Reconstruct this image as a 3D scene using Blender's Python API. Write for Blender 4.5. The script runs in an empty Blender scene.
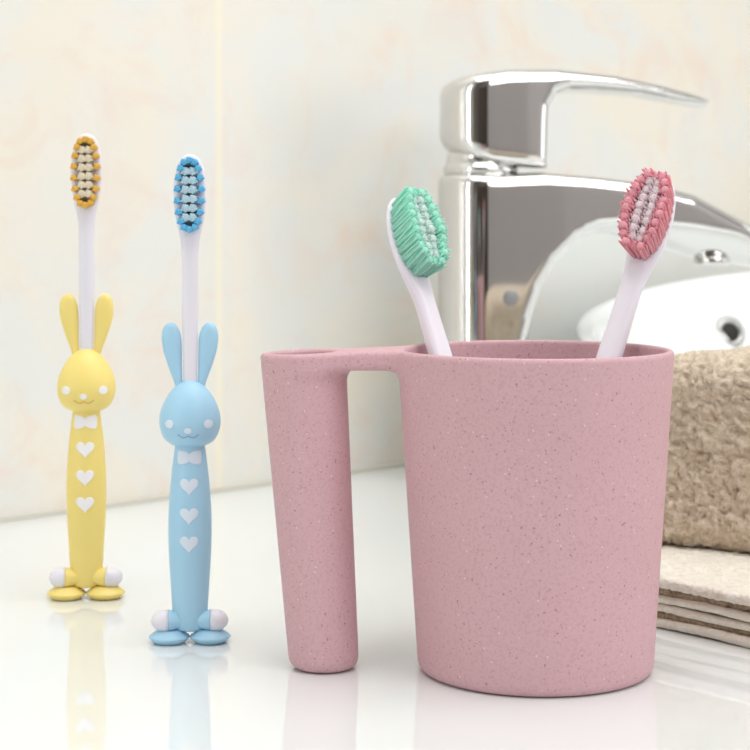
import bpy, math, random
import numpy as np
from mathutils import Vector, noise as mnoise
random.seed(7); rng = np.random.default_rng(7)
C = bpy.context.scene.collection
CM = 0.01                                   # everything is modelled in centimetres
CAMH = 13.9

# ------------------------------------------------------------------ materials
def srgb(r, g, b):
    f = lambda c: c/12.92 if c <= .04045 else ((c+.055)/1.055)**2.4
    return (f(r/255), f(g/255), f(b/255), 1)

def mat(name, col, rough=.5, metal=0, ior=1.5, **kw):
    m = bpy.data.materials.new(name); m.use_nodes = True
    b = m.node_tree.nodes['Principled BSDF']
    b.inputs['Base Color'].default_value = col
    b.inputs['Roughness'].default_value = rough
    b.inputs['Metallic'].default_value = metal
    b.inputs['IOR'].default_value = ior
    for k, v in kw.items(): b.inputs[k.replace('_', ' ')].default_value = v
    return m

class NT:
    def __init__(s, m): s.t = m.node_tree; s.b = s.t.nodes['Principled BSDF']
    def n(s, typ, **kw):
        n = s.t.nodes.new(typ)
        for k, v in kw.items(): setattr(n, k, v)
        return n
    def l(s, a, b): s.t.links.new(a, b)
    def coord(s, scale=1.0, kind='Object'):
        c = s.n('ShaderNodeTexCoord'); m = s.n('ShaderNodeMapping')
        m.inputs['Scale'].default_value = (scale,)*3 if not isinstance(scale, tuple) else scale
        s.l(c.outputs[kind], m.inputs['Vector']); return m.outputs['Vector']
    def noise(s, vec, scale, detail=4, rough=.55, dist=0):
        n = s.n('ShaderNodeTexNoise'); n.inputs['Scale'].default_value = scale
        n.inputs['Detail'].default_value = detail; n.inputs['Roughness'].default_value = rough
        n.inputs['Distortion'].default_value = dist
        s.l(vec, n.inputs['Vector']); return n.outputs['Fac']
    def ramp(s, fac, stops):
        r = s.n('ShaderNodeValToRGB'); e = r.color_ramp.elements
        while len(e) < len(stops): e.new(.5)
        for i, (p, c) in enumerate(stops): e[i].position = p; e[i].color = c
        s.l(fac, r.inputs['Fac']); return r.outputs['Color']
    def mix(s, fac, a, b):
        m = s.n('ShaderNodeMix', data_type='RGBA')
        for k, v in ((0, fac), (6, a), (7, b)):
            if isinstance(v, (float, int, tuple)): m.inputs[k].default_value = v
            else: s.l(v, m.inputs[k])
        return m.outputs[2]
    def bump(s, h, strength, dist):
        b = s.n('ShaderNodeBump'); b.inputs['Strength'].default_value = strength
        b.inputs['Distance'].default_value = dist; s.l(h, b.inputs['Height'])
        s.l(b.outputs['Normal'], s.b.inputs['Normal'])

W0, W1 = (0, 0, 0, 1), (1, 1, 1, 1)
M = {}
# speckled wheat-straw plastic
m = mat('wheat_straw_pink', srgb(208, 166, 173), .62); t = NT(m); v = t.coord()
base = t.mix(t.noise(v, 35, 3), srgb(204, 164, 171), srgb(212, 173, 180))
fine = t.ramp(t.noise(v, 1100, 2), [(.36, (.35,)*3+(1,)), (.52, W0)])
base = t.mix(fine, base, srgb(186, 142, 150))
fleck = t.ramp(t.noise(v, 1000, 1.0, .4), [(.22, (.7,)*3+(1,)), (.29, W0)])
base = t.mix(fleck, base, srgb(140, 95, 92))
vo = t.n('ShaderNodeTexVoronoi'); vo.inputs['Scale'].default_value = 460; t.l(v, vo.inputs['Vector'])
dots = t.ramp(vo.outputs['Distance'], [(.08, W1), (.13, W0)])
base = t.mix(dots, base, srgb(172, 124, 126))
vo2 = t.n('ShaderNodeTexVoronoi'); vo2.inputs['Scale'].default_value = 300; t.l(v, vo2.inputs['Vector'])
dots2 = t.ramp(vo2.outputs['Distance'], [(.06, W1), (.11, W0)])
base = t.mix(dots2, base, srgb(226, 198, 200))
t.l(base, t.b.inputs['Base Color']); t.bump(t.noise(v, 700, 2), .12, .0004)
M['cup'] = m
M['white'] = mat('white_plastic', srgb(236, 234, 243), .35)
M['cup_white'] = mat('translucent_white_plastic', srgb(240, 236, 246), .3)
M['yellow'] = mat('soft_yellow_rubber', srgb(247, 225, 132), .42)
M['yellow_line'] = mat('ochre_line', srgb(214, 172, 70), .5)
M['blue'] = mat('soft_blue_rubber', srgb(168, 213, 238), .42)
M['blue_line'] = mat('blue_line', srgb(120, 165, 200), .5)
M['print_y'] = mat('white_print', srgb(250, 248, 250), .5)
M['print_b'] = mat('pale_print', srgb(220, 233, 246), .5)
for k, c in dict(orange=(255, 212, 96), peach=(255, 246, 222), cyan=(122, 216, 255), ice=(214, 244, 255), mint=(192, 255, 238),
                 pale_mint=(236, 255, 250), rose=(255, 190, 203), pale_rose=(255, 242, 246)).items():
    m = mat('nylon_'+k, srgb(*c), .4); t = NT(m)
    tr = t.n('ShaderNodeBsdfTranslucent'); tr.inputs[0].default_value = srgb(*c)
    mx = t.n('ShaderNodeMixShader'); mx.inputs[0].default_value = .35
    t.l(t.b.outputs[0], mx.inputs[1]); t.l(tr.outputs[0], mx.inputs[2])
    t.l(mx.outputs[0], [q for q in m.node_tree.nodes if q.type == 'OUTPUT_MATERIAL'][0].inputs[0]); M[k] = m
M['chrome'] = mat('polished_chrome', (.74, .735, .725, 1), .05, 1)
M['satin'] = mat('satin_chrome', (.42, .42, .41, 1), .22, 1)
M['dull'] = mat('grey_dot', (.30, .30, .31, 1), .4, .3)
M['dark'] = mat('dark_hole', (.02, .016, .012, 1), .6)
M['ceramic'] = mat('white_ceramic', srgb(245, 249, 249), .08)
# glossy white worktop
m = mat('polished_white_quartz', srgb(232, 236, 236), .0, ior=2.15); t = NT(m); v = t.coord()
t.l(t.mix(t.noise(v, 3, 3), srgb(232, 236, 236), srgb(229, 234, 233)), t.b.inputs['Base Color']); M['counter'] = m
# marbled cream wall tile: the seams run up every 60 cm, drawn in wall coordinates
m = mat('marbled_cream_tile', srgb(232, 228, 216), .30); t = NT(m); v = t.coord()
n1 = t.noise(v, 9, 5, .6, .6); n2 = t.noise(v, 22, 5, .65, .8); n3 = t.noise(v, 5, 4, .5, .3)
c = t.mix(t.ramp(n1, [(.42, W0), (.58, W1)]), srgb(230, 231, 227), srgb(237, 231, 217))
c = t.mix(t.ramp(n2, [(.50, W0), (.68, (.6,)*3+(1,))]), c, srgb(236, 216, 200))
c = t.mix(t.ramp(n3, [(.5, W0), (.6, (.8,)*3+(1,))]), c, srgb(228, 231, 228))
sep = t.n('ShaderNodeSeparateXYZ'); t.l(v, sep.inputs[0])
ma = t.n('ShaderNodeMath', operation='PINGPONG'); ma.inputs[1].default_value = .30
t.l(sep.outputs['X'], ma.inputs[0])
seam = t.ramp(ma.outputs[0], [(.0004, (.7,)*3+(1,)), (.0010, W0)])
c = t.mix(seam, c, srgb(246, 238, 212)); t.l(c, t.b.inputs['Base Color']); M['wall'] = m
M['paint'] = mat('warm_white_paint', srgb(226, 224, 220), .8)
M['greywall'] = mat('grey_paint', srgb(196, 191, 192), .8)
M['ceil'] = mat('ceiling_paint', srgb(240, 240, 240), .9)
M['floor'] = mat('stone_floor', srgb(170, 162, 150), .5)
M['darkband'] = mat('dark_band_brown', srgb(52, 40, 30), .45)  # brown of the added block that darkens the tap's reflection
M['cabinet'] = mat('cabinet_paint', srgb(200, 196, 188), .5)
M['seal'] = mat('silicone_seal', srgb(206, 203, 192), .6)
def terry(name, a, b, s=1.0):
    m = mat(name, a, .95, Sheen_Weight=.25); t = NT(m); v = t.coord()
    f = t.noise(v, 330, 3, .6, 1.2); g = t.noise(v, 60, 2)
    c = t.mix(t.ramp(f, [(.36, W0), (.6, W1)]), b, a); t.l(t.mix(.15, c, t.mix(g, b, a)), t.b.inputs['Base Color'])
    t.bump(f, .8*s, .0014); return m
M['terry'] = terry('beige_terry', srgb(228, 214, 194), srgb(200, 180, 156))
M['terry_pale'] = terry('cream_terry', srgb(246, 242, 232), srgb(230, 221, 204))
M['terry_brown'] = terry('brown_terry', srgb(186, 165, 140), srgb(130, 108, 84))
M['hem'] = terry('woven_hem', srgb(240, 236, 224), srgb(228, 221, 206), .3)

# ------------------------------------------------------------------ mesh helpers
def link(name, verts, faces, material, parent=None, smooth=True):
    me = bpy.data.meshes.new(name)
    v = np.asarray(verts, dtype=float)*CM
    me.from_pydata([tuple(p) for p in v], [], [tuple(int(i) for i in f) for f in faces])
    me.validate(); me.update()
    if smooth: me.polygons.foreach_set('use_smooth', [True]*len(me.polygons))
    me.materials.append(material)
    o = bpy.data.objects.new(name, me); C.objects.link(o)
    if parent is not None: o.parent = parent
    return o

def tag(o, label=None, cat=None, group=None, kind=None):
    for k, v in (('label', label), ('category', cat), ('group', group), ('kind', kind)):
        if v: o[k] = v
    return o

def thing(name, label, cat, loc=(0, 0, 0), rz=0, group=None):
    o = bpy.data.objects.new(name, None); C.objects.link(o)
    o.empty_display_size = .02
    o.location = [c*CM for c in loc]; o.rotation_euler.z = rz
    return tag(o, label, cat, group)

def recalc(o):
    import bmesh
    bm = bmesh.new(); bm.from_mesh(o.data); bmesh.ops.recalc_face_normals(bm, faces=bm.faces); bm.to_mesh(o.data); bm.free()
    return o

def cr(keys, n):
    """Catmull-Rom through rows of keys, n samples."""
    k = np.asarray(keys, float); m = len(k)
    d = np.r_[0, np.cumsum(np.linalg.norm(np.diff(k, axis=0), axis=1)**.5+1e-6)]; d /= d[-1]
    ts = np.linspace(0, 1, n); out = []
    sl = np.gradient(k, d, axis=0)
    for t in ts:
        i = min(np.searchsorted(d, t, side='right')-1, m-2); h = d[i+1]-d[i]; u = (t-d[i])/h
        h00 = 2*u**3-3*u*u+1; h10 = u**3-2*u*u+u; h01 = -2*u**3+3*u*u; h11 = u**3-u*u
        out.append(h00*k[i]+h10*h*sl[i]+h01*k[i+1]+h11*h*sl[i+1])
    return np.array(out)

def loft(centers, us, vs, ru, rv, nseg=32, ex=2.0):
    """closed tube of superellipse sections"""
    V = []; F = []
    a = np.linspace(0, 2*np.pi, nseg, endpoint=False)
    ca, sa = np.cos(a), np.sin(a)
    ca = np.sign(ca)*abs(ca)**(2/ex); sa = np.sign(sa)*abs(sa)**(2/ex)
    n = len(centers)
    for i in range(n):
        for j in range(nseg):
            V.append(centers[i]+us[i]*max(ru[i], .002)*ca[j]+vs[i]*max(rv[i], .002)*sa[j])
    for i in range(n-1):
        for j in range(nseg):
            k = (j+1) % nseg
            F.append((i*nseg+j, i*nseg+k, (i+1)*nseg+k, (i+1)*nseg+j))
    F.append(tuple(reversed(range(nseg)))); F.append(tuple((n-1)*nseg+j for j in range(nseg)))
    return np.array(V), F

def zloft(keys, n, nseg=36, ex=2.0):
    """keys rows: z, x, y, rx, ry"""
    k = cr(keys, n); e = np.array([1., 0, 0]); f = np.array([0, 1., 0])
    return loft(np.c_[k[:, 1], k[:, 2], k[:, 0]], [e]*n, [f]*n, k[:, 3], k[:, 4], nseg, ex)

def lathe(profile, axis='z', nseg=40, origin=(0, 0, 0)):
    V = []; F = []; n = len(profile)
    for r, h in profile:
        for j in range(nseg):
            a = 2*math.pi*j/nseg; c, s = r*math.cos(a), r*math.sin(a)
            V.append((c, s, h) if axis == 'z' else (h, c, s))
    for i in range(n-1):
        for j in range(nseg):
            k = (j+1) % nseg; F.append((i*nseg+j, i*nseg+k, (i+1)*nseg+k, (i+1)*nseg+j))
    F.append(tuple(reversed(range(nseg)))); F.append(tuple((n-1)*nseg+j for j in range(nseg)))
    return np.array(V)+np.array(origin), F

def box(lo, hi):
    x0, y0, z0 = lo; x1, y1, z1 = hi
    V = [(x0, y0, z0), (x1, y0, z0), (x1, y1, z0), (x0, y1, z0), (x0, y0, z1), (x1, y0, z1), (x1, y1, z1), (x0, y1, z1)]
    return V, [(3, 2, 1, 0), (4, 5, 6, 7), (0, 1, 5, 4), (1, 2, 6, 5), (2, 3, 7, 6), (3, 0, 4, 7)]

def tube(path, r, nseg=10):
    p = np.asarray(path, float); n = len(p); tg = np.gradient(p, axis=0); tg /= np.linalg.norm(tg, axis=1)[:, None]
    us, vs = [], []
    for t in tg:
        up = np.array([0, 0, 1.]) if abs(t[2]) < .9 else np.array([0, 1., 0])
        u = np.cross(t, up); u /= np.linalg.norm(u); us.append(u); vs.append(np.cross(u, t))
    rr = np.full(n, r) if np.isscalar(r) else np.asarray(r)
    return loft(p, us, vs, rr, rr, nseg)

def surface_nets(f, lo, hi, h, newton=3):
    lo = np.array(lo, float); hi = np.array(hi, float)
    N = np.ceil((hi-lo)/h).astype(int)+1
    ax = [lo[i]+h*np.arange(N[i]) for i in range(3)]
    D = np.empty(N, np.float32)
    for i in range(0, N[0], 32):
        X, Y, Z = np.meshgrid(ax[0][i:i+32], ax[1], ax[2], indexing='ij'); D[i:i+32] = f(X, Y, Z)
    S = D < 0
    nc = N-1
    cell = np.zeros(nc, bool)
    for a in (0, 1):
        for b in (0, 1):
            for c in (0, 1):
                if a+b+c == 0: continue
                cell |= S[:-1, :-1, :-1] != S[a:a+nc[0], b:b+nc[1], c:c+nc[2]]
    idx = np.full(nc, -1, np.int64); ci = np.argwhere(cell); idx[cell] = np.arange(len(ci))
    acc = np.zeros((len(ci), 3)); cnt = np.zeros(len(ci))
    for d in range(3):
        o1, o2 = [q for q in range(3) if q != d]
        for a in (0, 1):
            for b in (0, 1):
                p = ci.copy(); p[:, o1] += a; p[:, o2] += b
                q = p.copy(); q[:, d] += 1
                v0 = D[tuple(p.T)]; v1 = D[tuple(q.T)]; msk = (v0 < 0) != (v1 < 0)
                t = v0[msk]/(v0[msk]-v1[msk]); pt = p[msk].astype(float); pt[:, d] += t
                acc[msk] += pt; cnt[msk] += 1
    V = lo+h*acc/cnt[:, None]
    F = []
    for d in range(3):
        o1, o2 = (d+1) % 3, (d+2) % 3
        sl0 = [slice(None)]*3; sl1 = [slice(None)]*3; sl0[d] = slice(0, -1); sl1[d] = slice(1, None)
        ch = S[tuple(sl0)] != S[tuple(sl1)]
        e = np.argwhere(ch); e = e[(e[:, o1] > 0) & (e[:, o2] > 0) & (e[:, o1] < nc[o1]) & (e[:, o2] < nc[o2])]
        inside = S[tuple(e.T)]
        def g(a, b):
            q = e.copy(); q[:, o1] -= a; q[:, o2] -= b; return idx[tuple(q.T)]
        quad = np.c_[g(1, 1), g(0, 1), g(0, 0), g(1, 0)]
        quad[~inside] = quad[~inside][:, ::-1]
        F.append(quad)
    F = np.vstack(F)
    e = h*.25
    for _ in range(newton):
        x, y, z = V.T; d0 = f(x, y, z)
        G = np.c_[f(x+e, y, z)-f(x-e, y, z), f(x, y+e, z)-f(x, y-e, z), f(x, y, z+e)-f(x, y, z-e)]/(2*e)
        g2 = (G**2).sum(1)+1e-9
        st = np.clip(-d0/g2, -h, h)[:, None]*G
        V = V+np.clip(st, -h*.5, h*.5)
    return V, F

def smin(a, b, k):
    h = np.maximum(k-abs(a-b), 0)/k
    return np.minimum(a, b)-h*h*k*.25
def smax(a, b, k): return -smin(-a, -b, k)

def poly_sdf(px, pz, P):
    """signed distance to a 2D polygon"""
    d = np.full(px.shape, 1e9); s = np.zeros(px.shape, bool); n = len(P)
    for i in range(n):
        (ax, az), (bx, bz) = P[i], P[(i+1) % n]
        ex, ez = bx-ax, bz-az; wx, wz = px-ax, pz-az
        t = np.clip((wx*ex+wz*ez)/(ex*ex+ez*ez), 0, 1)
        d = np.minimum(d, (wx-ex*t)**2+(wz-ez*t)**2)
        c = ((az > pz) != (bz > pz))
        with np.errstate(divide='ignore', invalid='ignore'):
            xi = (bx-ax)*(pz-az)/(bz-az+1e-12)+ax
        s ^= c & (px < xi)
    return np.where(s, -1, 1)*np.sqrt(d)

# ------------------------------------------------------------------ the setting (u along the tiled wall, v towards it)
ROT = math.radians(45)
def S(name, V, F, m, kind='structure', rot=True, loc=(0, 0, 0)):
    o = link(name, V, F, m, smooth=False); o.rotation_euler.z = ROT if rot else 0
    o.location = [c*CM for c in loc]
    if kind: o['kind'] = kind
    return o
VW = 70.36                                   # distance of the tiled wall from the camera's axis
U0, U1, V0 = -130, 190, -170
FL, CE = -85, 165
# the tiled wall: its origin sits on a tile seam
SEAM_U = 58.9
w = S('wall_back', *box((U0-SEAM_U, 0, FL), (U1-SEAM_U, 8, CE)), M['wall'],
      loc=(math.cos(ROT)*SEAM_U-math.sin(ROT)*VW, math.sin(ROT)*SEAM_U+math.cos(ROT)*VW, 0))
S('wall_left', *box((U0-8, V0, FL), (U0, VW+8, CE)), M['paint'])
S('streak_strip', *box((-50, V0, FL), (-41, V0+2, CE)), M['paint'])  # white strip added out of view for a bright streak in the tap
# wall on the right, opened for an added window out of view
def holed(name, x0, x1, lo, hi, wlo, whi, m):
    V, F = [], []
    for a, b in (((lo[0], lo[1]), (wlo[0], hi[1])), ((whi[0], lo[1]), (hi[0], hi[1])),
                 ((wlo[0], lo[1]), (whi[0], wlo[1])), ((wlo[0], whi[1]), (whi[0], hi[1]))):
        v, f = box((x0, a[0], a[1]), (x1, b[0], b[1])); F += [tuple(i+len(V) for i in q) for q in f]; V += v
    return S(name, V, F, m)
holed('wall_right', U1, U1+8, (V0, FL), (VW+8, CE), (-158, 5), (-42, 130), M['paint'])
S('wall_front', *box((U0-8, V0-8, FL), (U1+8, V0, CE)), M['greywall'])
S('floor', *box((U0-8, V0-8, FL-5), (U1+8, VW+8, FL)), M['floor'])
S('ceiling', *box((U0-8, V0-8, CE), (U1+8, VW+8, CE+5)), M['ceil'])
wf = []
V, F = [], []
for lo, hi in (((-158, 5), (-154, 130)), ((-46, 5), (-42, 130)), ((-158, 5), (-42, 9)), ((-158, 126), (-42, 130)), ((-102, 5), (-98, 130))):
    v, f = box((U1+1, lo[0], lo[1]), (U1+6, hi[0], hi[1])); F += [tuple(i+len(V) for i in q) for q in f]; V += v
S('added_window_1', V, F, M['paint'])  # frame of the added window, there for the tap to reflect
wd_ = thing('dark_band_block', 'tall dark brown block added unseen behind the camera for the tap to reflect', 'dark_band_block', (0, 0, 0), ROT)  # unseen cupboard shape, added so the chrome reflects a dark band
link('body', *box((U0+.1, V0+.1, FL), (-56, -14, 150)), M['darkband'], wd_, False)
for a_ in (-165, -115, -65): link('door', *box((-56, a_, FL+6), (-54, a_+48, 146)), M['darkband'], wd_, False)  # front panels of the same added block

# vanity and worktop
vc = thing('vanity_cabinet', 'painted vanity cabinet under the white worktop', 'cabinet', (0, 0, 0), ROT)
link('body', *box((U0+4, 4, FL), (U1-4, VW-.5, -3.01)), M['cabinet'], vc, False)
for i in range(6):
    d = link('door', *box((U0+6+i*52, 2.5, FL+8), (U0+6+i*52+50, 3.99, -6)), M['cabinet'], vc, False)
    link('handle', *tube([(U0+44+i*52, 1.6, -30), (U0+44+i*52, 1.6, -18)], .5), M['chrome'], d)
ct = link('countertop', *box((U0+1, -2, -3), (U1-1, VW-.02, 0)), M['counter'], smooth=False); ct.rotation_euler.z = ROT
bv = ct.modifiers.new('edge', 'BEVEL'); bv.width = .002; bv.segments = 3
tag(ct, 'glossy white worktop reflecting the rabbit toothbrushes and the cup', 'countertop')
sl = S('trim_1', *box((U0+1, VW-.35, 0), (U1-1, VW, .22)), M['seal'])

# ------------------------------------------------------------------ speckled pink cup with its hollow handle
CX, CY = 5.01, 55.1
def cup_f(x, y, z):
    r = np.hypot(x, y); R = 3.66+.065*z
    ztop = 10.0+np.clip(x+3.5, -5.5, 0)*.035
    body = smax((r-R)*.998, -z, .34)
    hx = -6.60-.070*z; hy = .10+.045*z; HR = 1.09+.027*z
    rh = np.hypot(x-hx, y-hy)
    hand = smax((rh-HR), -z, .42)
    # bridge: a flat bar between handle and cup
    t = np.clip((x+7.2)/4.0, 0, 1)
    bw = 1.29+.07*t-.18*np.sin(np.pi*t)
    bar = np.maximum(np.abs(y-(.52-.1*t))-bw, np.maximum(-7.3-x, x+2.5))
    bar = smax(bar, 9.35-z, .2)
    d = smin(body, hand, .02)
    d = smin(d, bar, .45)
    d = smax(d, z-ztop, .16)
    inner = smax(r-(R-.23), .42-z, .5)
    hin = smax(rh-(HR-.34), 1.0-z, .5)
    d = smax(d, -inner, .10)
    return smax(d, -hin, .14)
V, F = surface_nets(cup_f, (-9.1, -4.6, -.15), (4.6, 4.6, 10.25), .075)
cup = link('toothbrush_cup', V, F, M['cup'])
cup.location = (CX*CM, CY*CM, 0)
tag(cup, 'speckled dusty pink plastic cup with a hollow tube handle, holding two toothbrushes', 'cup')

# ------------------------------------------------------------------ toothbrush pieces
def tuft(base, n, a, w, r, L, nf, fan, jag):
    """one bunch of nylon filaments"""
    VV, FF = [], []
    d = n+random.uniform(-jag, jag)*.2*w                    # the packed core of the bunch
    rt = r*(1+fan)
    ps = [base-n*.05, base+d*L*.5, base+d*L*.90, base+d*L*.97, base+d*L*.99]
    v, f = loft(ps, [a]*5, [w]*5, [r, (r+rt)/2, rt, rt*.8, rt*.4], [r, (r+rt)/2, rt, rt*.8, rt*.4], 12)
    VV += list(v); FF += list(f)
    for k in range(nf):
        rad = r*math.sqrt((k+.3)/nf); th = k*2.399
        o = rad*(math.cos(th)*a+math.sin(th)*w)
        d = n+fan*(math.cos(th)*a+math.sin(th)*w)*(rad/r)+random.uniform(-jag, jag)*.5*a+random.uniform(-jag, jag)*.5*w
        l = L*(1+random.uniform(-jag, jag)*.6)
        fr = r*1.25/math.sqrt(nf)
        ps = [base+o, base+o+d*l*.6, base+o+d*l*.93, base+o+d*l]
        v, f = loft(ps, [a]*4, [w]*4, [fr, fr, fr*.8, fr*.2], [fr, fr, fr*.8, fr*.2], 6)
        FF += [tuple(i+len(VV) for i in q) for q in f]; VV += list(v)
    return VV, FF

# ------------------------------------------------------------------ rabbit toothbrushes standing on suction feet
BODY0 = [(.42, 0, 0, .36, .33), (.5, 0, 0, .50, .42), (.9, 0, 0, .56, .48), (2.0, 0, 0, .63, .54), (3.4, 0, 0, .70, .60), (4.6, 0, 0, .70, .60),
        (5.8, 0, 0, .62, .54), (6.7, 0, 0, .52, .47), (7.2, 0, 0, .45, .42)]
HEAD = [(6.92, 0, 0, .35, .3), (6.98, 0, 0, .62, .52), (7.2, 0, 0, .91, .78), (7.7, 0, 0, 1.08, .93), (8.2, 0, 0, 1.03, .88),
        (8.7, 0, 0, .80, .7), (9.05, 0, 0, .52, .46), (9.22, 0, 0, .27, .25), (9.27, 0, 0, .05, .05)]
def fronty(keys, x, z):
    k = cr(keys, 200); rx = np.interp(z, k[:, 0], k[:, 3]); ry = np.interp(z, k[:, 0], k[:, 4])
    return -ry*math.sqrt(max(0, 1-(x/rx)**2))
def decal(name, keys, outline, cx, cz, s, m, parent):
    V, F = [], []; n = len(outline); rings = [0.0, .3, .6, .85, 1.0, 1.0]
    for k, q in enumerate(rings):
        for (ox, oz) in outline:
            x = cx+ox*q*s; z = cz+oz*q*s
            y = fronty(keys, x, z)+(-.014 if k < 5 else .02)
            V.append((x, y, z))
    for k in range(5):
        for j in range(n):
            l = (j+1) % n; F.append((k*n+j, k*n+l, (k+1)*n+l, (k+1)*n+j))
    V = [tuple(v) for v in V]
    return V, F
CIRC = [(math.cos(a), math.sin(a)) for a in np.linspace(0, 2*math.pi, 24, endpoint=False)]
HEART = []
for a in np.linspace(0, 2*math.pi, 40, endpoint=False):
    HEART.append((16*math.sin(a)**3/16, (13*math.cos(a)-5*math.cos(2*a)-2*math.cos(3*a)-math.cos(4*a))/16))
BOW = []
for a in np.linspace(0, 2*math.pi, 48, endpoint=False):
    c, s_ = math.cos(a), math.sin(a)
    q = min(1/max(abs(c), 1e-3), .30+.62*abs(c)/max(abs(s_), 1e-2)) if abs(s_) > .02 else 1/abs(c)
    q = min(q, 1.12); BOW.append((q*c, q*s_*.9))

def rabbit_brush(label, loc, k, cm, lm, pm, outer, inner, inlabel, bw, rz):
    t = thing('toothbrush', label, 'toothbrush', loc, rz)
    BODY = [(q[0], q[1], q[2], q[3]*bw, q[4]*bw) for q in BODY0]
    def P(name, vf, m, parent=t, lab=None):
        V, F = vf; o = link(name, np.asarray(V)*k, F, m, parent); recalc(o)
        if lab: o['label'] = lab
        return o
    P('handle', zloft(BODY, 60), cm)
    hd = P('rabbit_head', zloft(HEAD, 48, 40), cm)
    for s in (-1, 1):
        keys = [(8.75, s*.36, .02, .10, .10), (9.2, s*.42, .02, .15, .15), (9.8, s*.54, .03, .25, .18), (10.4, s*.63, .04, .335, .2), (10.85, s*.665, .04, .335, .19),
                (11.15, s*.68, .04, .24, .15), (11.27, s*.68, .04, .12, .08), (11.3, s*.68, .04, .02, .02)]
        P('ear', zloft(keys, 40, 28), cm, hd)
        P('cheek_spot', decal('c', HEAD, CIRC, s*.68, 7.78, .155, pm, hd), pm, hd, 'pale round spot printed on the rabbit face')
    P('nose', decal('n', HEAD, [(x, z*.8) for x, z in CIRC], -.03, 7.56, .13, pm, hd), pm, hd, 'pale little nose')
    pts = []
    for q in np.linspace(-1, 1, 25):
        x = q*.36-.02; z = 7.38-.09*abs(math.sin(q*math.pi))+.05*abs(q)
        pts.append((x, fronty(HEAD, x, z)-.004, z))
    P('mouth', tube(pts, .018, 8), lm, hd, 'thin wavy smile line')
    P('bow_tie', decal('b', BODY, BOW, 0, 6.58, .42, pm, t), pm, t, 'pale bow tie print')
    for z in (5.6, 4.57, 3.58): P('heart_print', decal('h', BODY, HEART, 0, z, .33, pm, t), pm, t, 'pale heart print')
    for s in (-1, 1):
        fx, fy, fz = s*.72, -.22, .80
        prof = [(.02, -.02), (.08, .0), (.19, .16), (.29, .36), (.36, .60), (.372, .68)]
        prof2 = [(.372, .68), (.38, .80), (.36, .98), (.29, 1.14), (.18, 1.25), (.05, 1.30), (.004, 1.302)]
        f = P('foot', lathe([(r, s*(h+.06)) for r, h in prof], 'x', 32, (0, fy, fz)), cm)
        P('toe_cap', lathe([(r*1.015, s*(h+.06)) for r, h in prof2], 'x', 32, (0, fy, fz)), M['white'], f, 'white rounded toe')
        P('suction_cup', lathe([(.02, .47), (.40, .47), (.46, .43), (.70, .25), (.725, .205), (.70, .17), (.56, .04), (.50, 0), (.02, .0)], 'z', 40, (s*.722, -.1, 0)), cm)
    # white neck and head plate
    N = [(9.0, 0, .03, .23, .2), (9.6, 0, .03, .25, .22), (12, 0, .03, .29, .22), (13.8, 0, .03, .30, .2), (14.3, 0, .03, .36, .2), (14.8, 0, .03, .48, .2), (15.4, 0, .03, .565, .2),
         (16.0, 0, .03, .58, .2), (16.6, 0, .03, .52, .2), (17.0, 0, .03, .39, .18), (17.2, 0, .03, .22, .14), (17.27, 0, .03, .04, .04)]
    pl = P('brush_head', zloft(N, 80, 32, 2.5), M['white'], t, 'white neck and bristle plate')
    n = np.array([0, -1., 0]); a = np.array([0, 0, 1.]); w_ = np.array([1., 0, 0])
    nn = 18
    for i in range(nn):
        th = 2*math.pi*(i+.5)/nn; b = np.array([math.cos(th)*.395*(1-.10*math.sin(th)), -.12, 15.82+1.22*math.sin(th)])
        b[0] = math.copysign(abs(math.cos(th))**.75*.43, math.cos(th))
        P('bristle_tuft', tuft(b, n, a, w_, .112, .46, 8, .02, .02), M[outer], pl)
    for i in range(6):
        for s in (-1, 1):
            b = np.array([s*.13, -.12, 15.02+i*.325])
            P('bristle_tuft', tuft(b, n, a, w_, .14, .42, 8, .03, .02), M[inner], pl, inlabel)
    return t
rabbit_brush('yellow rabbit toothbrush standing on suction feet, with orange bristles', (-10.74, 65.5, 0), 1.0,
             M['yellow'], M['yellow_line'], M['print_y'], 'orange', 'peach', 'pale peach inner bristles', 1.04, .07)
rabbit_brush('light blue rabbit toothbrush standing on suction feet, with bright blue bristles', (-6.16, 58.6, 0), .94,
             M['blue'], M['blue_line'], M['print_b'], 'cyan', 'ice', 'pale icy blue inner bristles', 1.08, .05)

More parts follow.
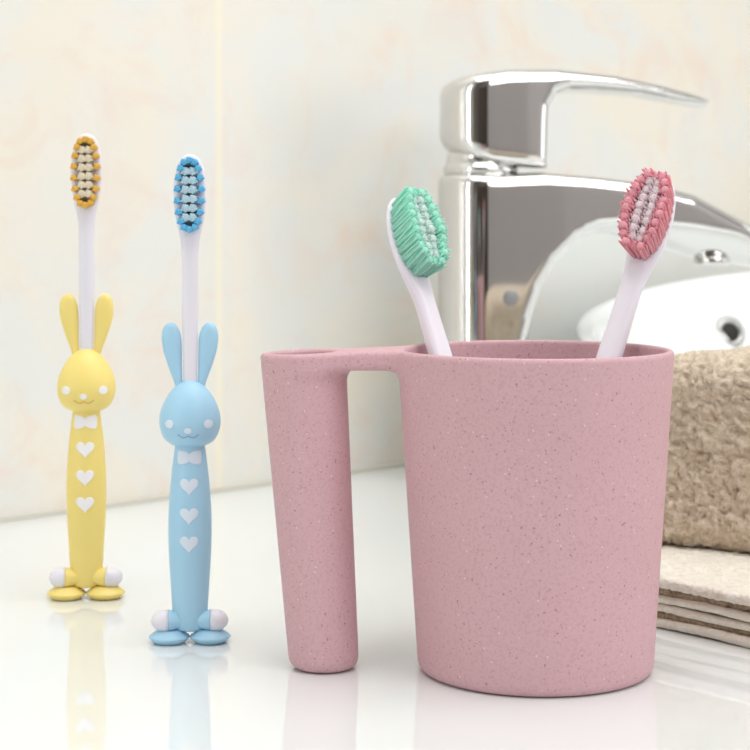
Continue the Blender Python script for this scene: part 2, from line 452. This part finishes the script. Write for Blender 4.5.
# ------------------------------------------------------------------ the two toothbrushes leaning in the cup
def cup_brush(label, rim, slope, nrm, ztip, outer, inner, inlabel, hw):
    """rim: point (x,y) at cup-rim height in cup coordinates; slope dx/dz, dy/dz"""
    a = np.array([slope[0], slope[1], 1.]); a /= np.linalg.norm(a)
    n = np.array(nrm, float); n -= a*n.dot(a); n /= np.linalg.norm(n)
    w_ = np.cross(a, n)
    z0 = .75
    foot = np.array([rim[0]-slope[0]*(10-z0), rim[1]-slope[1]*(10-z0), z0])
    Lt = (ztip-z0)/a[2]
    t = thing('toothbrush', label, 'toothbrush', (CX+foot[0], CY+foot[1], z0))
    H = Lt-3.5                                             # where the head plate begins
    # rows: distance, hw, thickness, shift along the normal
    body = [(0, .05, .05, 0), (.06, .25, .18, 0), (.4, .42, .3, 0), (3, .52, .36, 0), (5.5, .50, .36, 0), (7.6, .44, .33, 0), (8.0, .43, .32, 0), (8.05, .42, .31, 0)]
    k = cr(body, 60)
    V, F = loft([a*q[0]+n*q[3] for q in k], [w_]*60, [n]*60, k[:, 1], k[:, 2], 28, 2.6)
    recalc(link('handle', V, F, M['cup_white'], t))
    hd = [(8.04, .42, .32, 0), (8.4, .41, .31, 0), (9.6, .40, .3, 0), (H-1.0, .37, .27, 0), (H-.3, .38, .26, -.02), (H+.3, .48, .24, -.06), (H+.9, .60, .22, -.10), (H+1.6, hw, .20, -.13), (H+2.3, .60, .19, -.12),
          (H+2.9, .46, .18, -.08), (H+3.25, .27, .14, -.04), (H+3.38, .12, .08, -.02), (H+3.4, .02, .02, -.02)]
    k = cr(hd, 60)
    V, F = loft([a*q[0]+n*q[3] for q in k], [w_]*60, [n]*60, k[:, 1], k[:, 2], 32, 2.6)
    pl = recalc(link('brush_head', V, F, M['cup_white'], t))
    rows = 10
    for i in range(rows):
        f = i/(rows-1); s = H+.60+f*2.46
        hwid = .47*math.sqrt(max(.06, 1-(2*f-1)**2*.88)); L = 1.02+.08*math.sin(f*math.pi)
        cols = [-1, -.36, .36, 1] if hwid > .26 else [-1, 0, 1]
        for c_ in cols:
            out = abs(c_) > .9
            b = a*s+w_*c_*hwid+n*.04
            lean = n+a*(.10+random.uniform(-.04, .04))+w_*c_*.10
            Lq = L*(1.03 if out else .92)*random.uniform(.95, 1.03)
            V, F = tuft(b, lean, a, w_, .135, Lq, 12, .08, .05)
            o = recalc(link('bristle_tuft', V, F, M[outer if out or i in (0, rows-1) else inner], pl))
            if not out: o['label'] = inlabel
    return t
cup_brush('white toothbrush with mint green bristles, leaning in the pink cup', (-3.0, 1.75), (-.28, .37), (.62, -.66, .42), 14.85,
          'mint', 'pale_mint', 'paler mint inner bristles', .64)
cup_brush('white toothbrush with pink bristles, leaning in the pink cup', (2.66, 1.6), (.355, .24), (-.42, -.85, .36), 15.5,
          'rose', 'pale_rose', 'paler pink inner bristles', .64)

# ------------------------------------------------------------------ chrome mixer tap
FX, FY, HWB = 5.7, 95.0, 2.3
TR = math.radians(11)
def fp(pts):
    out = []; ox, oy = FX+HWB*math.sin(TR), FY-HWB*math.cos(TR)
    for x, y in pts:
        k = (x-375)/1760; s_ = (k*oy-ox)/(math.cos(TR)-k*math.sin(TR)); out.append((s_, CAMH-(y-224)/1760*(oy+s_*math.sin(TR))))
    return out
CHAM = fp([(545, 330), (575, 250), (585, 235), (603, 228.5), (622, 226), (667, 228.5), (700, 232), (745, 240), (800, 262)])
BP = fp([(438, 170), (470, 172), (500, 174), (548, 172), (600, 176), (633, 180), (670, 186.5), (700, 194), (750, 220), (785, 242), (800, 256), (798, 268), (780, 271),
         (750, 267), (705, 260), (667, 246), (640, 237), (618, 233), (600, 233), (580, 241), (558, 264), (543, 290), (534, 320), (529, 350), (527, 420), (527, 487), (438, 487)])
def plan(x, y, hw0, hw1, xa, xb):
    t = np.clip((x-xa)/(xb-xa), 0, 1); hw = hw0+(hw1-hw0)*t
    back = np.hypot(np.minimum(x, 0), y)-hw
    return np.where(x < 0, back, np.abs(y)-hw)
def body_f(x, y, z):
    d = poly_sdf(x[..., :1, :] if x.ndim == 3 else x, z[..., :1, :] if x.ndim == 3 else z, BP)
    # lower flanks of the spout draw in towards the underside
    zl = np.interp(x, [q[0] for q in CHAM], [q[1] for q in CHAM])
    under = (np.abs(y)-2.15+np.clip((x-4)/11, 0, 1)*.5+(zl-z)*.95)*.7
    pl_ = plan(x, y, HWB, 1.75, 4, 15)
    pl_ = smax(pl_, under-np.clip((5.2-x)*1.2, 0, 6), .35)
    return smax(d, pl_, .8)
fz = thing('mixer_tap', 'chrome single-lever mixer tap behind the cup, its spout over the basin', 'tap', (FX, FY, 0), TR)
V, F = surface_nets(body_f, (-2.7, -2.6, -.1), (19, 2.6, 17.2), .13, 2)
link('tap_body', V, F, M['chrome'], fz)
LP = fp([(441, 142), (441, 88), (452, 80), (475, 73), (510, 68), (560, 67.5), (620, 73), (670, 83), (702, 91), (721, 97.5), (718, 105), (690, 101), (650, 93), (600, 89),
         (574, 89), (560, 94), (553, 106), (552, 125), (551, 168), (520, 166), (495, 163), (465, 153)])
def lever_f(x, y, z):
    d = poly_sdf(x[..., :1, :] if x.ndim == 3 else x, z[..., :1, :] if x.ndim == 3 else z, LP)
    return smax(d, plan(x, y, 2.25, 1.25, 2, 12.5), .85)
V, F = surface_nets(lever_f, (-2.7, -2.5, 16.3), (12.7, 2.5, 22.7), .09, 2)
link('lever', V, F, M['chrome'], fz)
ring = lathe([(.1, 16.5), (1.95, 16.5), (2.05, 16.75), (2.06, 16.85), (1.98, 17.0), (1.86, 17.15), (1.84, 17.5), (1.7, 17.9), (.1, 17.9)], 'z', 64)
recalc(link('collar', *ring, M['chrome'], fz))
v, f = lathe([(.01, 0), (.40, 0), (.43, .02), (.43, .06)], 'z', 32)
v = np.c_[v[:, 0]+1.05, -HWB-.02+v[:, 2], v[:, 1]+10.0]
o = recalc(link('body_dot', v, f, M['dull'], fz)); o['label'] = 'round grey dot on the tap body'  # small flat grey disc on the near side of the body
aer = lathe([(.1, 12.2), (1.0, 12.2), (1.02, 11.75), (.9, 11.6), (.78, 11.6), (.75, 11.75), (.1, 11.75)], 'z', 48, (13.2, 0, 0))
recalc(link('aerator', *aer, M['chrome'], fz))
bs = lathe([(.1, 0), (2.75, 0), (2.8, .1), (2.75, .35), (2.4, .5), (.1, .5)], 'z', 64)
recalc(link('base_ring', *bs, M['chrome'], fz))

# ------------------------------------------------------------------ basin with a rim that rises towards the wall
BX, BY = 31.0, 103.0
bas = thing('basin', 'white ceramic wash basin beyond the towels, its far rim rising', 'basin', (BX, BY, 0))
def rimz(x, y): return 7.7+.135*(y+BY-98)
def bpt(a, q, h, low):
    """q radial factor, height = low + h*(rim-low)"""
    p, s_ = q*22*math.cos(a), q*17*math.sin(a)
    x = (p-s_)*math.sqrt(.5); y = (p+s_)*math.sqrt(.5)
    return (x, y, low+h*(rimz(x/q if q > .3 else x, y/q if q > .3 else y)-low))
prof = [(.02, 0, 0), (.45, 0, 0), (.62, .03, 0), (.80, .3, 0), (.93, .72, 0), (.985, .94, 0), (1.0, .99, 0), (.992, 1.0, 0), (.968, 1.0, 0), (.955, .985, 0), (.93, .90, 0),
        (.87, .68, 0), (.76, .42, .6), (.58, .2, .9), (.3, .08, 1.1), (.06, .04, 1.2)]
kk = cr([p[:2] for p in prof], 90); NB = 96; V = []; F = []
for i in range(90):
    low = 0 if i < 45 else 1.0
    for j in range(NB):
        a = 2*math.pi*j/NB; q, h = max(kk[i][0], .01), max(kk[i][1], 0)
        V.append(bpt(a, q, h, 0))
for i in range(89):
    for j in range(NB):
        l = (j+1) % NB; F.append((i*NB+j, i*NB+l, (i+1)*NB+l, (i+1)*NB+j))
F.append(tuple(reversed(range(NB)))); F.append(tuple(89*NB+j for j in range(NB)))
bowl = recalc(link('bowl', V, F, M['ceramic'], bas))
# overflow: where the far wall of the bowl carries it
bpy.context.view_layer.update()
from mathutils.bvhtree import BVHTree
bt = BVHTree.FromPolygons([Vector(v) for v in V], F)
OV_DIR = Vector(((729-375)/1760, 1, -(333-224)/1760)).normalized()
hit, nr, _, _ = bt.ray_cast(Vector((-BX, -BY, CAMH)), OV_DIR)
if nr.dot(OV_DIR) > 0: nr = -nr
nr = (nr+Vector((-.15, -.9, .0))).normalized(); hit = hit+nr*.16
ovr = lathe([(.55, -.7), (.58, .06), (.72, .2), (.92, .18), (1.05, .0), (1.05, -.7)], 'z', 48)
def orient(vf):
    v, f = vf; q = nr.to_track_quat('Z', 'Y'); return [tuple(q @ Vector(p)+hit) for p in v], f
rg = recalc(link('overflow_ring', *orient((ovr[0], ovr[1][:-2])), M['satin'], bas)); rg['label'] = 'chrome overflow ring'
link('overflow_hole', *orient(lathe([(.01, .02), (.56, .02), (.58, -.02)], 'z', 32)), M['dark'], rg)
recalc(link('drain', *lathe([(.01, .6), (1.9, .6), (2.1, .45), (2.1, .2)], 'z', 40), M['chrome'], bas))

# ------------------------------------------------------------------ towels
def rbox(cx, cy, cz, hx, hy, hz, r):
    def f(x, y, z):
        qx = np.abs(x-cx)-hx+r; qy = np.abs(y-cy)-hy+r; qz = np.abs(z-cz)-hz+r
        return np.sqrt(np.maximum(qx, 0)**2+np.maximum(qy, 0)**2+np.maximum(qz, 0)**2)+np.minimum(np.maximum(qx, np.maximum(qy, qz)), 0)-r
    return f
def fuzz(V, F, amp, sc, big=0, seed=0, zmin=None):
    V = np.asarray(V); F = np.asarray(F); N = np.zeros_like(V)
    fn = np.cross(V[F[:, 2]]-V[F[:, 0]], V[F[:, 3]]-V[F[:, 1]])
    for k in range(4): np.add.at(N, F[:, k], fn)
    N /= np.linalg.norm(N, axis=1)[:, None]+1e-9
    out = []
    for p, nn in zip(V, N):
        q = Vector((p[0], p[1], p[2]+seed)); wv = mnoise.noise_vector(q*sc*.7)*.25
        a = 1-3.2*abs(mnoise.noise((q+wv)*sc)); b = 1-3.2*abs(mnoise.noise((q+wv)*sc*2.1+Vector((9, 4, 2))))
        r = Vector(p)+Vector(nn)*amp*(a+.5*b)
        if big: r += mnoise.noise_vector(q*.28)*big
        if zmin is not None and r.z < zmin: r.z = zmin
        out.append(tuple(r))
    return out
# lower stack: local x runs along the visible edge towards the camera's right, y goes back
TA = math.atan2(-3.1, 2.57)
tc = np.array([9.66, 60.5])-4.5*np.array([math.cos(TA), math.sin(TA)])
def towel(name, label, loc, rz, layers, group=None):
    t = thing(name, label, 'towel', loc, rz, group)
    for nm, lo, hi, r, m, amp, h, lab in layers:
        c = [(lo[i]+hi[i])/2 for i in range(3)]; hf = [(hi[i]-lo[i])/2 for i in range(3)]
        V, F = surface_nets(rbox(*c, *hf, r), [q-.3 for q in lo], [q+.3 for q in hi], h, 1)
        V = fuzz(V, F, amp, 3.0, .10 if nm != 'fold' else .3, seed=lo[2]*7+lo[0], zmin=max(0, lo[2]-.02))
        o = link(nm, V, F, m, t)
        if lab: o['label'] = lab
    return t
L1, D1 = 26, 20
towel('towel', 'flat folded beige towel lowest in the stack, lying on the worktop', (tc[0], tc[1], 0), TA, [
    ('hem_layer', (0, 0, .0), (L1, D1, .33), .15, M['hem'], .015, .16, 'smooth cream hem'),
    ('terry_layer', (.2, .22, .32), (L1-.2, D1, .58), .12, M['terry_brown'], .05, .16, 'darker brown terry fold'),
    ('hem_layer', (.05, .05, .57), (L1, D1, .84), .13, M['hem'], .015, .16, 'smooth cream hem')])
towel('towel', 'flat folded beige towel in the middle of the stack, with a cream top', (tc[0], tc[1], .86), TA, [
    ('hem_layer', (0, -.02, .0), (L1, D1, .28), .13, M['hem'], .015, .16, 'smooth cream hem'),
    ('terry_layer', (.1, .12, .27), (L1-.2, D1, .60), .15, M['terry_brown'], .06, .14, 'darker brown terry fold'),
    ('terry_layer', (.0, -.12, .58), (L1, D1, .94), .17, M['terry_pale'], .05, .12, 'cream terry top layer')])
TB = math.radians(-33)
tt = thing('towel', 'thick plump folded beige towel on top of the stack, right of the cup', 'towel', (9.0, 67.0, 1.84), TB)
def top_f(x, y, z):
    z = z*(1+.21*np.exp(-np.maximum(x, 0)/1.9))
    d = rbox(9, 4.4, 3.68, 9, 4.4, 3.70, 1.15)(x, y, z)
    # the open ends show two folds
    for zz in (2.5, 5.0):
        g = np.hypot(np.maximum(0, np.maximum(x-.5, 0)), (z-zz)*1.6)-.28
        d = smax(d, -g, .35)
    return d
V, F = surface_nets(top_f, (-.4, -.4, -.3), (18.4, 9.2, 7.9), .10, 1)
V = fuzz(V, F, .11, 2.8, .25, 3, zmin=0.0)
link('fold', V, F, M['terry'], tt)
# care for the hanging loop label: a woven tape at the back fold
recalc(link('hanging_loop', *tube([(16, 8.7, 5.5), (16, 9.6, 5.2), (16.4, 10.1, 4.6), (16.9, 9.6, 4.1), (17, 8.7, 3.9)], .12, 8), M['hem'], tt))

# ------------------------------------------------------------------ light
def area(name, loc, target, sx, sy, power, col=(1, 1, 1)):
    l = bpy.data.lights.new(name, 'AREA'); l.shape = 'RECTANGLE'; l.size = sx*CM; l.size_y = sy*CM; l.energy = power; l.color = col
    o = bpy.data.objects.new(name, l); C.objects.link(o); o.location = [c*CM for c in loc]
    o.rotation_euler = (Vector(target)-Vector(loc)).to_track_quat('-Z', 'Y').to_euler(); return o
def uv(u, v, z): return (math.cos(ROT)*u-math.sin(ROT)*v, math.sin(ROT)*u+math.cos(ROT)*v, z)
area('ceiling_panel', uv(45, -12, CE-1), uv(45, -12, 0), 170, 130, 24, (1, .99, .985))
area('added_window_light', uv(U1-1, -100, 67), uv(0, -90, 40), 112, 122, 9, (.96, .985, 1))  # light set at the added, unseen window
area('added_front_fill', uv(35, -160, 112), uv(45, 60, 10), 130, 70, 13, (1, .995, .985))  # unseen fill, added to brighten the wall behind the tap
area('streak_light', uv(U0+2, 36, 60), uv(40, 36, 60), 8, 130, 5, (1, 1, 1))  # narrow unseen light, added as a bright streak in the chrome
wd = bpy.data.worlds.new('World'); bpy.context.scene.world = wd; wd.use_nodes = True
wd.node_tree.nodes['Background'].inputs[0].default_value = (.9, .95, 1, 1)
wd.node_tree.nodes['Background'].inputs[1].default_value = 1.0

# ------------------------------------------------------------------ camera
cd = bpy.data.cameras.new('Camera'); cam = bpy.data.objects.new('Camera', cd); C.objects.link(cam)
cam.location = (0, 0, CAMH*CM); cam.rotation_euler = (math.pi/2, 0, 0)
cd.sensor_width = 36; cd.lens = 1760/750*36; cd.shift_y = -(375-224)/750; cd.clip_start = .01
cd.dof.use_dof = True; cd.dof.focus_distance = .54; cd.dof.aperture_fstop = 28
sc = bpy.context.scene; sc.camera = cam
sc.view_settings.view_transform = 'Standard'; sc.view_settings.look = 'None'; sc.view_settings.gamma = 1
sc.view_settings.exposure = -0.15
sc.cycles.max_bounces = 10; sc.cycles.use_denoising = True
